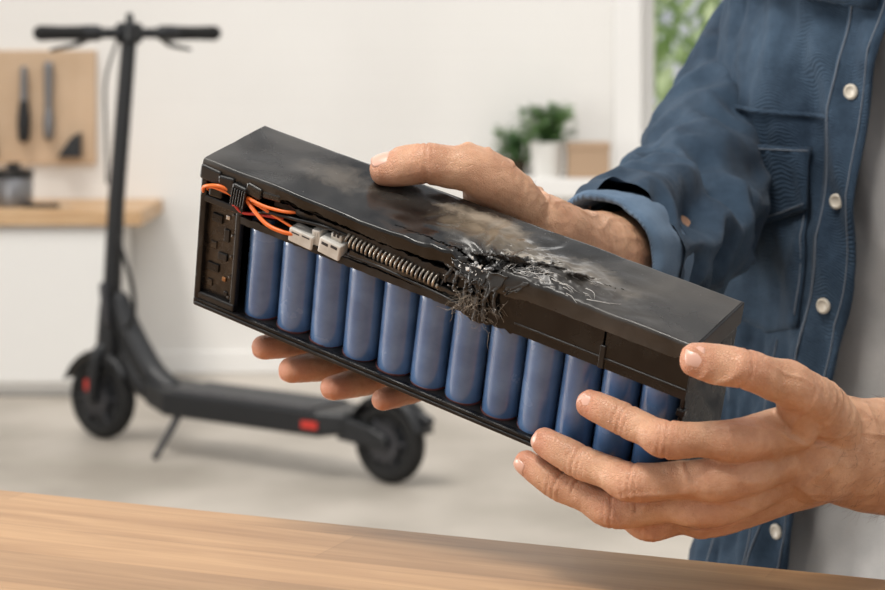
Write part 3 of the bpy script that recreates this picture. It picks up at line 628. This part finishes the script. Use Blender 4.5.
man=empty('man',loc=(0,0,0))
def build_arm(name,fingers,thumb,wrist,arm,dorsal,up,sz,FM,TM,extra=[]):
    W=lambda p: FM@(V(p[:3])*mm); T=lambda p: TM@(V(p[:3])*mm)
    ch=[]; joints=[]; nails=[]; creases=[]; tendons=[]
    sizes=[1.0,1.04,1.0,.88]
    wv=W(wrist)
    for f,s0 in zip(fingers,sizes):
        s=s0*sz
        t,d,p,m_=[W(q) for q in f[:4]]; fl=f[4]
        fln=(FM.to_3x3()@V(fl)).normalized()
        off=up*(.018-.012*fingers.index(f))
        wp=wv+off
        pts=[]
        def a(pt,rw,rt=None): pts.append((*pt,rw*s*mm,(rt or rw)*s*mm))
        a(t,7.5,6.6); a(t.lerp(d,.5),8.6,7.9); a(d,8.9,8.2); a(d.lerp(p,.5),8.6,8.5); a(p+fln*.0012,10.1,10.0); a(p.lerp(m_,.5),9.4,9.6); a(m_+fln*.003,11.2,12); 
        pts.append((*m_.lerp(wp,.5),14*mm,12.5*mm)); pts.append((*wp,15*mm,13*mm))
        ch.append((pts,fln)); tendons.append((m_,wp))
        joints+= [(t,.85,10),(d,.4,8),(p,.8,10),(m_,.6,12)]
        creases+= [(d,(p-t).normalized(),fln,8.5*s),(p,(m_-d).normalized(),fln,9.8*s)]
        nails.append((t,(t-d).normalized(),fln,7.2*s))
    t,d,m_,c_=[T(q) for q in thumb[:4]]; fln=(TM.to_3x3()@V(thumb[4])).normalized(); k=thumb[5]
    pts=[(*t,9.8*mm*k,8.4*mm*k),(*t.lerp(d,.5),11.8*mm*k,10.0*mm*k),(*d,11.2*mm*k,10.6*mm*k),(*d.lerp(m_,.5),11.6*mm*k,11.4*mm*k),(*m_,14*mm*k,13.5*mm*k),(*c_,17*mm,16*mm),(*wv,18*mm,18*mm)]
    ch.append((pts,fln)); joints+= [(t,.7,12),(d,.6,12),(m_,.3,14)]
    creases.append((d,(m_-t).normalized(),fln,11)); nails.append((t,(t-d).normalized(),fln,9.3*k))
    mi=W(fingers[0][3]); mp_=W(fingers[3][3])
    ch.append(([(*m_,11*mm,11*mm),(*((m_+mi)/2*.6+wv*.4),14*mm,13*mm),(*mi,9*mm,9*mm)],fln))
    ch.append(([(*mi.lerp(wv,.25),12*mm,11*mm),(*mi.lerp(mp_,.5).lerp(wv,.25),13*mm,12*mm),(*mp_.lerp(wv,.25),12*mm,11*mm)],dorsal))
    ch.append(([(*mi.lerp(wv,.6),14*mm,13*mm),(*mp_.lerp(wv,.6),15*mm,14*mm)],dorsal))
    ch+=extra
    ch.append((arm,dorsal))
    o=organic(name,ch,.0012,M_skin,man,5)
    me=o.data
    fa=me.attributes.new('flush','FLOAT','POINT')
    vals=[0.0]*len(me.vertices)
    norms=[v.normal.copy() for v in me.vertices]
    tips=[W(f[1]) for f in fingers]; dn=dorsal.normalized()
    for v in me.vertices:
        co=v.co; f=0
        for j,a_,r_ in joints:
            dd=(co-j).length_squared
            if dd<.0012: f=max(f,a_*math.exp(-dd/((r_*mm)**2)/1.3))
        n=norms[v.index]; add=0
        for j,ax,fl,rr_ in creases:
            r=co-j
            if r.length<.019:
                s=r.dot(ax)/mm; g=max(0,n.dot(fl)); 
                wob=.8*nz(co.x*200,co.y*200,co.z*200)
                add-=.00085*g*(max(0,math.cos(s*1.6+wob)) **4)*math.exp(-(s/5.5)**2)
                add-=.0008*(1-g)*math.exp(-((s+wob)/1.2)**2)
        g=max(0,n.dot(dn)-.1)
        if g>0:
            for A_,B_ in tendons:
                ab_=B_-A_; t_=(co-A_).dot(ab_)/ab_.length_squared
                if -.05<t_<.85:
                    q=co-(A_+ab_*t_); side=q-dn*q.dot(dn)
                    add+=.0020*g*math.exp(-(side.length/.0035)**2)*(1-max(0,t_-.5)*2.5)
        dw=(co-wv).length
        mk=min(1,g*1.6)*max(0,min(1,(.17-dw)/.05))*min(1,min((co-q).length for q in tips)/.04)**2 if g>0 else 0
        if mk>0:
            a1=nz(co.x*14+3,co.y*14,co.z*30); a2=nz(co.x*20,co.y*20+7,co.z*36)
            add+=mk*(.0015*math.exp(-(a1/.055)**2)+.0011*math.exp(-(a2/.05)**2))
        v.co+=n*(add+.0007*nz(co.x*60,co.y*60,co.z*60)+.00025*nz(co.x*220,co.y*220,co.z*220))
        vals[v.index]=min(1,f+.18*max(0,nz(co.x*30,co.y*30,co.z*30+9)))
    fa.data.foreach_set('value',vals)
    hr=random.Random(5); hp=[]
    A=[V(a[:3]) for a in arm]; ax=(A[-1]-A[0]).normalized()
    cand=[v for v in me.vertices if (v.co-A[0]).dot(ax)>-.005 and norms[v.index].dot(dn)>-.2]
    for v in hr.sample(cand,min(900,len(cand))):
        n=norms[v.index]; d=(-ax*.9+n*.45+V((hr.gauss(0,.3),hr.gauss(0,.3),hr.gauss(-.25,.3)))).normalized(); p=v.co.copy(); pts=[]
        ln=hr.uniform(.005,.012)
        for q in range(4):
            pts.append(p.copy()); p+=d*ln/3; d=(d-n*.25).normalized()
        hp.append(tube_data(pts,[(.00007,.00007),(.00006,.00006),(.00004,.00004),(.00001,.00001)],3))
    mesh_obj(name+'_hair',*merge(hp),M_bodyhair,man,True)
    parts=[]
    for c0,ax,fl,r in nails:
        fl=(fl-ax*fl.dot(ax)).normalized(); w=ax.cross(fl); nu,nv=8,10; vs=[];fs=[]
        for i in range(nu+1):
            u=i/nu; 
            for j in range(nv+1):
                a=(j/nv-.5)*2*.85; wid=1-.25*(max(0,u-.7)/.3)**2-.22*(max(0,.3-u)/.3)**2
                ang=a*wid; rr_=r*(1.0-.05*u*u)
                vs.append(c0+ax*(( -3.4+ (8.4-1.2*(2*j/nv-1)**2)*u)*r/7.4*mm) + w*(math.sin(ang)*rr_*mm)+fl*((math.cos(ang)*rr_*.925-(1.9*u**3))*mm))
        for i in range(nu):
            for j in range(nv): q=i*(nv+1)+j; fs.append((q,q+1,q+nv+2,q+nv+1))
        parts.append((vs,fs))
    no=mesh_obj(name+'_nails',*merge(parts),M_nail,man,True); m=no.modifiers.new('s','SOLIDIFY'); m.thickness=.0005; m.offset=0
    return o
up=V((0,0,1))
near=[[(117,-43,0),(142,-45,0),(171,-50,2),(206,-26,5),(-.05,-.95,.3)],
      [(92,-43,-37),(118,-46,-38),(155,-50,-34),(204,-30,-19),(-.05,-.95,.2)],
      [(82,-42,-57),(107,-45,-60),(144,-45,-60),(198,-27,-40),(-.05,-.9,-.3)],
      [(116,-34,-65),(137,-35,-69),(162,-32,-69),(193,-15,-58),(-.05,-.8,-.6)]]
thumbN=[(179,-46,50),(204,-34,49),(226,-8,34),(239,26,4),(-.3,-.7,.65),1.0]
HW=lambda p: HM@(V(p)*mm)
wN=HW((240,44,-22))
armN=[(*HW((230,26,-17)),.032,.022),(*wN,.032,.024),(.262,1.262,.846,.035,.029),(.335,1.295,.838,.042,.037),(.43,1.345,.845,.046,.042)]
build_arm('left_hand_and_forearm',near,thumbN,(240,44,-22),armN,V((-.35,-.9,.15)),up,1.1,HM,BM)
far=[[(-124,-24,-68),(-112,8,-73),(-93,40,-68),(-68,56,-18),(-.2,-.1,-1)],
     [(-99,-28,-73),(-86,7,-79),(-69,42,-73),(-48,58,-24),(-.2,-.1,-1)],
     [(-66,-28,-73),(-57,8,-79),(-45,42,-75),(-28,58,-30),(-.1,-.1,-1)],
     [(-31,-24,-69),(-25,10,-74),(-16,40,-71),(-8,56,-34),(0,-.1,-1)]]
thumbF=[(-69,18,60),(-46,29,68),(-18,46,66),(2,62,48),(-.2,-.1,1),1.22]
wF=HW((4,84,22))
armF=[(*HW((-2,76,16)),.028,.022),(*wF,.030,.025),(.088,1.415,.952,.034,.030),(.118,1.475,.942,.037,.033),(.150,1.545,.938,.040,.036),(.178,1.61,.938,.042,.040)]
build_arm('right_hand_and_forearm',far,thumbF,(4,84,22),armF,V((.2,.6,.6)),V((-.1,.2,.95)),1.14,HM,BM)

def denim(name,c1,c2):
    m=noisy(name,c1,c2,9,.85,0,detail=14,lo=.32,hi=.72); N,L=nt(m); b=N['Principled BSDF']
    for n in N:
        if n.type=='TEX_NOISE': n.inputs['Roughness'].default_value=.8
    tc=N.new('ShaderNodeTexCoord'); wv=N.new('ShaderNodeTexWave'); wv.inputs['Scale'].default_value=230; wv.inputs['Distortion'].default_value=2.5; wv.inputs['Detail'].default_value=3; wv.bands_direction='DIAGONAL'; L.new(tc.outputs['Object'],wv.inputs['Vector'])
    bp=N.new('ShaderNodeBump'); bp.inputs['Strength'].default_value=.6; bp.inputs['Distance'].default_value=.0008; L.new(wv.outputs['Fac'],bp.inputs['Height']); L.new(bp.outputs[0],b.inputs['Normal'])
    b.inputs['Sheen Weight'].default_value=.05; b.inputs['Specular IOR Level'].default_value=.2
    return m
M_den=denim('dark_denim',(.009,.020,.038),(.052,.088,.135))
M_den2=denim('denim_inside',(.08,.13,.20),(.15,.22,.31))
M_stitch=make('denim_stitch',(.13,.15,.18),.8)
M_shirt=noisy('grey_tshirt',(.36,.355,.35),(.43,.42,.41),30,.9,.3,500,dist=.0006)
M_btn=make('pearl_button',(.52,.47,.39),.35)
fT=V((-.57,-.82,0)).normalized(); lT=V((.82,-.57,0)).normalized()
prof=[(.50,.19,.15),(.60,.185,.145),(.70,.18,.135),(.80,.182,.13),(.90,.19,.135),(1.0,.20,.14),(1.08,.203,.14),(1.15,.198,.128),(1.20,.18,.11),(1.24,.13,.085),(1.28,.075,.07),(1.33,.062,.062)]
def ab(z):
    for (z0,a0,b0),(z1,a1,b1) in zip(prof,prof[1:]):
        if z<=z1:
            t=(z-z0)/(z1-z0); t=max(0,t); return a0+(a1-a0)*t,b0+(b1-b0)*t
    return prof[-1][1:]
def TS(th,z,off=0.0,fold=1.0):
    a,b_=ab(z); cx=.437+.11*min(z-.9,0)+.04*max(z-.9,0); cy=1.76
    p=V((cx,cy,z))+fT*((b_+off)*math.cos(th))-lT*((a+off)*math.sin(th))
    n=(fT*math.cos(th)/b_-lT*math.sin(th)/a).normalized()
    f=nz(th*2.6+z*3.0,z*3.5,2)*.014+(.5-abs(nz(th*5-z*7,z*5,6)))*.018+(.5-abs(nz(th*9+z*10,z*12,16)))*.009+ .005*math.sin(th*9+z*14+2*nz(z*5,1,1))*max(0,min(1,(.98-z)*3))
    return p+n*(f*fold),n
def patch(name,th_z,mat,off,nu=20,nv=20,th=.0025,parent=None,fold=1.0):
    vs=[];fs=[]
    for i in range(nu+1):
        for j in range(nv+1):
            a,z=th_z(i/nu,j/nv); vs.append(TS(a,z,off,fold)[0])
    for i in range(nu):
        for j in range(nv): q=i*(nv+1)+j; fs.append((q,q+1,q+nv+2,q+nv+1))
    o=mesh_obj(name,vs,fs,mat,parent or man,True); m=o.modifiers.new('s','SOLIDIFY'); m.thickness=th; m.offset=0
    return o
def edgeR(z): return .145-.5*max(0,(z-1.0))+.45*max(0,1.0-z)+.35*max(0,.82-z) + .04*nz(z*6,3)
patch('tshirt',lambda u,v:(-math.pi+2*math.pi*u,.52+(1.25-.52)*v),M_shirt,-.014,110,80,.002,fold=.7)
patch('jacket_right_panel',lambda u,v:(edgeR(.56+.70*v)+(math.pi-edgeR(.56+.70*v))*u,.56+.70*v),M_den,.008,120,130,.003)
patch('jacket_left_panel',lambda u,v:(-.75-(math.pi-.75)*u,.56+.70*v),M_den,.008,80,80,.003)
patch('placket_band',lambda u,v:(edgeR(.56+.70*v)-.02+.17*u,.555+.69*v),M_den,.0115,6,120,.003)
def line(name,f,n=60,r=.0008,off=.013,mat=None):
    pts=[TS(*f(i/n),off)[0] for i in range(n+1)]
    vs,fs=tube_data(pts,[(r,r)]*len(pts),5); mesh_obj(name,vs,fs,mat or M_stitch,man,True)
line('placket_stitch_a',lambda t:(edgeR(.56+.69*t)+.005,.56+.69*t),off=.0134,r=.0006)
line('placket_stitch_b',lambda t:(edgeR(.56+.69*t)+.130,.56+.69*t),off=.0134,r=.0006)
patch('yoke_seam',lambda u,v:(edgeR(1.04)+.12+1.1*u,1.036-.004*v+.012*u),M_den,.0115,30,2,.003)
patch('chest_pocket',lambda u,v:(.36+.58*u,.865+(-.012*(1-abs(2*u-1)))*(1-v)+.115*v),M_den,.0115,14,16,.003)
def flap(u,v):
    bottom=.960-.020*(1-abs(2*u-1)); return (.34+.62*u,bottom+(1.010-bottom)*v)
patch('pocket_flap',flap,M_den,.0160,16,8,.003)
line('flap_stitch',lambda t:(.355+.59*t,.9645-.020*(1-abs(2*t-1))),off=.0178,n=30,r=.0006)
line('flap_top_stitch',lambda t:(.345+.61*t,1.007),off=.0178,n=30,r=.0006)
line('pocket_stitch_left',lambda t:(.925,.875+.08*t),off=.0134,n=20,r=.0006)
line('pocket_stitch_right',lambda t:(.375,.875+.08*t),off=.0134,n=20,r=.0006)
line('chest_seam_a',lambda t:(.55-.02*t,.85-.28*t),off=.0098,n=30); line('chest_seam_b',lambda t:(.95-.02*t,.85-.28*t),off=.0098,n=30)
line('side_seam',lambda t:(1.28,.60+.50*t),off=.0098,n=40)
def button(name,th,z,off):
    p,n=TS(th,z,off); lathe(name,[(0,0),(.0058,0),(.0062,.001),(.0062,.0022),(.0046,.003),(.0036,.0022),(0,.0022)],p,n,M_btn,man,20)
for i,z in enumerate((1.055,.968,.885,.79,.700)): button('jacket_button_%d'%i,edgeR(z)+.062,z,.0132)
button('pocket_button',.65,.966,.0180)
patch('collar_right',lambda u,v:(edgeR(1.2)+.05+.9*u,1.15+.09*v-.03*(1-u)*(1-v)),M_den,.020,14,8,.004)
def sleeve(name,pts,mat,seed):
    Pp=catmull(pts,14); n=len(Pp); seg=96
    C=[V(p[:3]) for p in Pp]; vs=[];fs=[]; ref=V((0,-.3,.9)); s=0
    el=V(pts[-3][:3])
    for i in range(n):
        if i: s+=(C[i]-C[i-1]).length
        t=(C[min(i+1,n-1)]-C[max(i-1,0)]).normalized(); w,nn=ring_frame(t,ref); ref=nn
        g=math.exp(-((C[i]-el).length/.10)**2)
        for k in range(seg):
            a=2*math.pi*k/seg; ca,sa=math.cos(a),math.sin(a)
            u=s+ .022*math.sin(a+seed)
            r1_=1-2*abs(nz(u*22+seed,ca*1.1,sa*1.1)); r2_=1-2*abs(nz(u*48+seed,ca*1.8+5,sa*1.8))
            dsp=(.012+.010*g)*(r1_-.5)+(.004+.004*g)*(r2_-.5)+.006*nz(u*9,ca*1.5,sa*1.5+seed)
            r=Pp[i][3]+dsp; vs.append(C[i]+w*(r*ca)+nn*(r*sa))
    for i in range(n-1):
        for k in range(seg): k2=(k+1)%seg; fs.append((i*seg+k,i*seg+k2,(i+1)*seg+k2,(i+1)*seg+k))
    fs.append(tuple(range(seg))[::-1])
    o=mesh_obj(name,vs,fs,mat,man,True); m=o.modifiers.new('ss','SUBSURF'); m.levels=1; m.render_levels=1
    return o
sleeve('right_sleeve',[(.41,1.95,1.165,.070),(.355,1.93,1.14,.062),(.282,1.87,1.065,.057),(.226,1.77,.99,.058),(.182,1.64,.948,.057),(.148,1.55,.942,.053),(.122,1.485,.942,.049)],M_den,1)
sleeve('left_sleeve',[(.60,1.62,1.14,.072),(.56,1.52,1.05,.066),(.52,1.42,.94,.060),(.46,1.365,.865,.056),(.40,1.33,.845,.052)],M_den,5)
def cuff(name,a,b_,r,mat):
    a=V(a);b_=V(b_); t=(b_-a).normalized(); w,n=ring_frame(t,V((0,0,1))); seg=72; vs=[];fs=[]
    pr=[(r*.90,.2),(r*.98,.0),(r*1.05,.10),(r*1.07,.3),(r*1.05,.5),(r*1.08,.55),(r*1.06,.88),(r*.99,1.0),(r*.92,.96),(r*.88,.6)]
    Lc=(b_-a).length
    for rr_,h in pr:
        for k in range(seg):
            an=2*math.pi*k/seg; w_=rr_*(1+.07*nz(math.cos(an)*2,math.sin(an)*2,h*3)+.03*nz(math.cos(an)*5,math.sin(an)*5,h*5)); vs.append(a+t*(h*Lc+.006*nz(math.cos(an)*1.5,math.sin(an)*1.5,3))+w*(w_*math.cos(an))+n*(w_*math.sin(an)))
    for i in range(len(pr)-1):
        for k in range(seg): k2=(k+1)%seg; fs.append((i*seg+k,i*seg+k2,(i+1)*seg+k2,(i+1)*seg+k))
    mesh_obj(name,vs,fs,mat,man,True)
cuff('right_cuff',(.138,1.516,.938),(.104,1.448,.943),.046,M_den2)
cuff('left_cuff',(.43,1.345,.845),(.375,1.315,.84),.052,M_den2)
M_hair=make('brown_hair',(.06,.035,.02),.7); M_jean=denim('jeans',(.03,.045,.08),(.05,.07,.12))
hc=V((.50,1.74,1.43))
organic('head_and_neck',[([(.487,1.76,1.24,.058,.058),(.493,1.752,1.32,.055,.055)],fT),
  ([(*(hc+V((0,0,.05))+fT*-.015),.078,.085),(*(hc+fT*.005),.074,.088),(*(hc+V((0,0,-.06))+fT*.02),.058,.066),(*(hc+V((0,0,-.10))+fT*.04),.03,.035)],fT),
  ([(*(hc+fT*.085+V((0,0,.02))),.008,.010),(*(hc+fT*.108+V((0,0,-.018))),.014,.013)],fT),
  ([(*(hc+fT*.082+V((0,0,-.052))-lT*.02),.007,.007),(*(hc+fT*.090+V((0,0,-.052))),.008,.008),(*(hc+fT*.082+V((0,0,-.052))+lT*.02),.007,.007)],fT),
  ([(*(hc+lT*.078+V((0,0,.02))),.014,.008),(*(hc+lT*.074+V((0,0,-.02))),.010,.008)],lT),([(*(hc-lT*.078+V((0,0,.02))),.014,.008),(*(hc-lT*.074+V((0,0,-.02))),.010,.008)],lT)],.004,M_skin,man,3)
organic('hair',[([(*(hc+V((0,0,.085))+fT*.04),.062,.045),(*(hc+V((0,0,.07))-fT*.03),.082,.07),(*(hc+V((0,0,.0))-fT*.06),.07,.05)],fT)],.005,M_hair,man,3)
M_eye=make('eye_white',(.8,.8,.78),.2)
for s in(-1,1): lathe('eye_%s'%('l' if s>0 else 'r'),[(0,.0),(.008,.002),(.011,.006),(.008,.010),(0,.012)],hc+fT*.072+lT*s*.032+V((0,0,.012)),fT,M_eye,man,16)
organic('trousers',[([(.42,1.78,.60,.165,.13),(.41,1.77,.52,.17,.14)],fT),
  ([(.36,1.80,.52,.085,.085),(.20,1.62,.50,.08,.08),(.08,1.48,.49,.065,.065),(.08,1.50,.30,.058,.058),(.10,1.54,.09,.048,.048)],lT),
  ([(.50,1.72,.52,.085,.085),(.42,1.50,.50,.08,.08),(.36,1.34,.49,.065,.065),(.37,1.37,.30,.058,.058),(.39,1.41,.09,.048,.048)],lT)],.008,M_jean,man,3)
M_shoe=make('leather_shoe',(.05,.03,.02),.5)
organic('shoes',[([(.10,1.56,.045,.045,.045),(.06,1.49,.04,.045,.038),(.02,1.42,.032,.038,.03)],V((0,0,1))),([(.39,1.43,.045,.045,.045),(.35,1.36,.04,.045,.038),(.31,1.29,.032,.038,.03)],V((0,0,1)))],.005,M_shoe,man,3)
st=empty('work_stool',loc=(.43,1.79,0))
lathe('seat',[(0,.335),(.17,.335),(.18,.35),(.18,.365),(.16,.38),(0,.382)],(0,0,0),(0,0,1),M_oak,st)
for i in range(4):
    a=math.pi/4+i*math.pi/2; tube('stool_leg_%d'%i,[(.12*math.cos(a),.12*math.sin(a),.34),(.18*math.cos(a),.18*math.sin(a),.012)],.013,M_scoot,st,smooth_path=False)

# ------------------------------------------------------------------ light & camera
w=bpy.data.worlds.new('cloudy_daylight'); sc.world=w; w.use_nodes=True
N=w.node_tree.nodes; L=w.node_tree.links
bg=N['Background']; tc=N.new('ShaderNodeTexCoord'); cn=N.new('ShaderNodeTexNoise'); cn.inputs['Scale'].default_value=4.5; cn.inputs['Detail'].default_value=5
L.new(tc.outputs['Generated'],cn.inputs['Vector'])
cr=N.new('ShaderNodeValToRGB'); cr.color_ramp.elements[0].position=.40; cr.color_ramp.elements[0].color=(.34,.36,.40,1); cr.color_ramp.elements[1].position=.62; cr.color_ramp.elements[1].color=(1.0,.99,.97,1)
L.new(cn.outputs['Fac'],cr.inputs['Fac']); L.new(cr.outputs['Color'],bg.inputs[0]); bg.inputs[1].default_value=.98
def area(name,loc,target,size,energy,col=(1,1,1)):
    l=bpy.data.lights.new(name,'AREA'); l.shape='RECTANGLE'; l.size,l.size_y=size; l.energy=energy; l.color=col
    o=bpy.data.objects.new(name,l); sc.collection.objects.link(o); o.location=loc
    o.rotation_euler=(V(target)-V(loc)).to_track_quat('-Z','Y').to_euler(); return o
area('ceiling_lamp_front',(-.6,1.0,2.8),(0,1.6,.9),(1.2,.9),24,(1,.96,.90))
area('ceiling_lamp_back',(-.3,4.6,2.8),(-.3,5.2,0),(3,2),32,(1,.98,.95))
area('cell_highlight_fill',(-2.96,1.9,1.15),(0,1.9,1.15),(1.5,1.75),85,(1,.98,.95))  # added fill lamp out of view, puts highlights on the battery cells
s=bpy.data.lights.new('sun','SUN'); s.energy=1.5; s.angle=math.radians(14); s.color=(1,.95,.88); so=bpy.data.objects.new('sun',s); sc.collection.objects.link(so)
so.rotation_euler=V((.30,.40,-1)).to_track_quat('-Z','Y').to_euler()
cd=bpy.data.cameras.new('camera'); co=bpy.data.objects.new('camera',cd); sc.collection.objects.link(co)
co.location=(0,0,1.1); co.rotation_euler=(math.pi/2,0,0); cd.lens=85; cd.sensor_width=36; cd.shift_y=-260/885
cd.dof.use_dof=True; cd.dof.focus_distance=1.27; cd.dof.aperture_fstop=12
cd.clip_start=.05
sc.camera=co
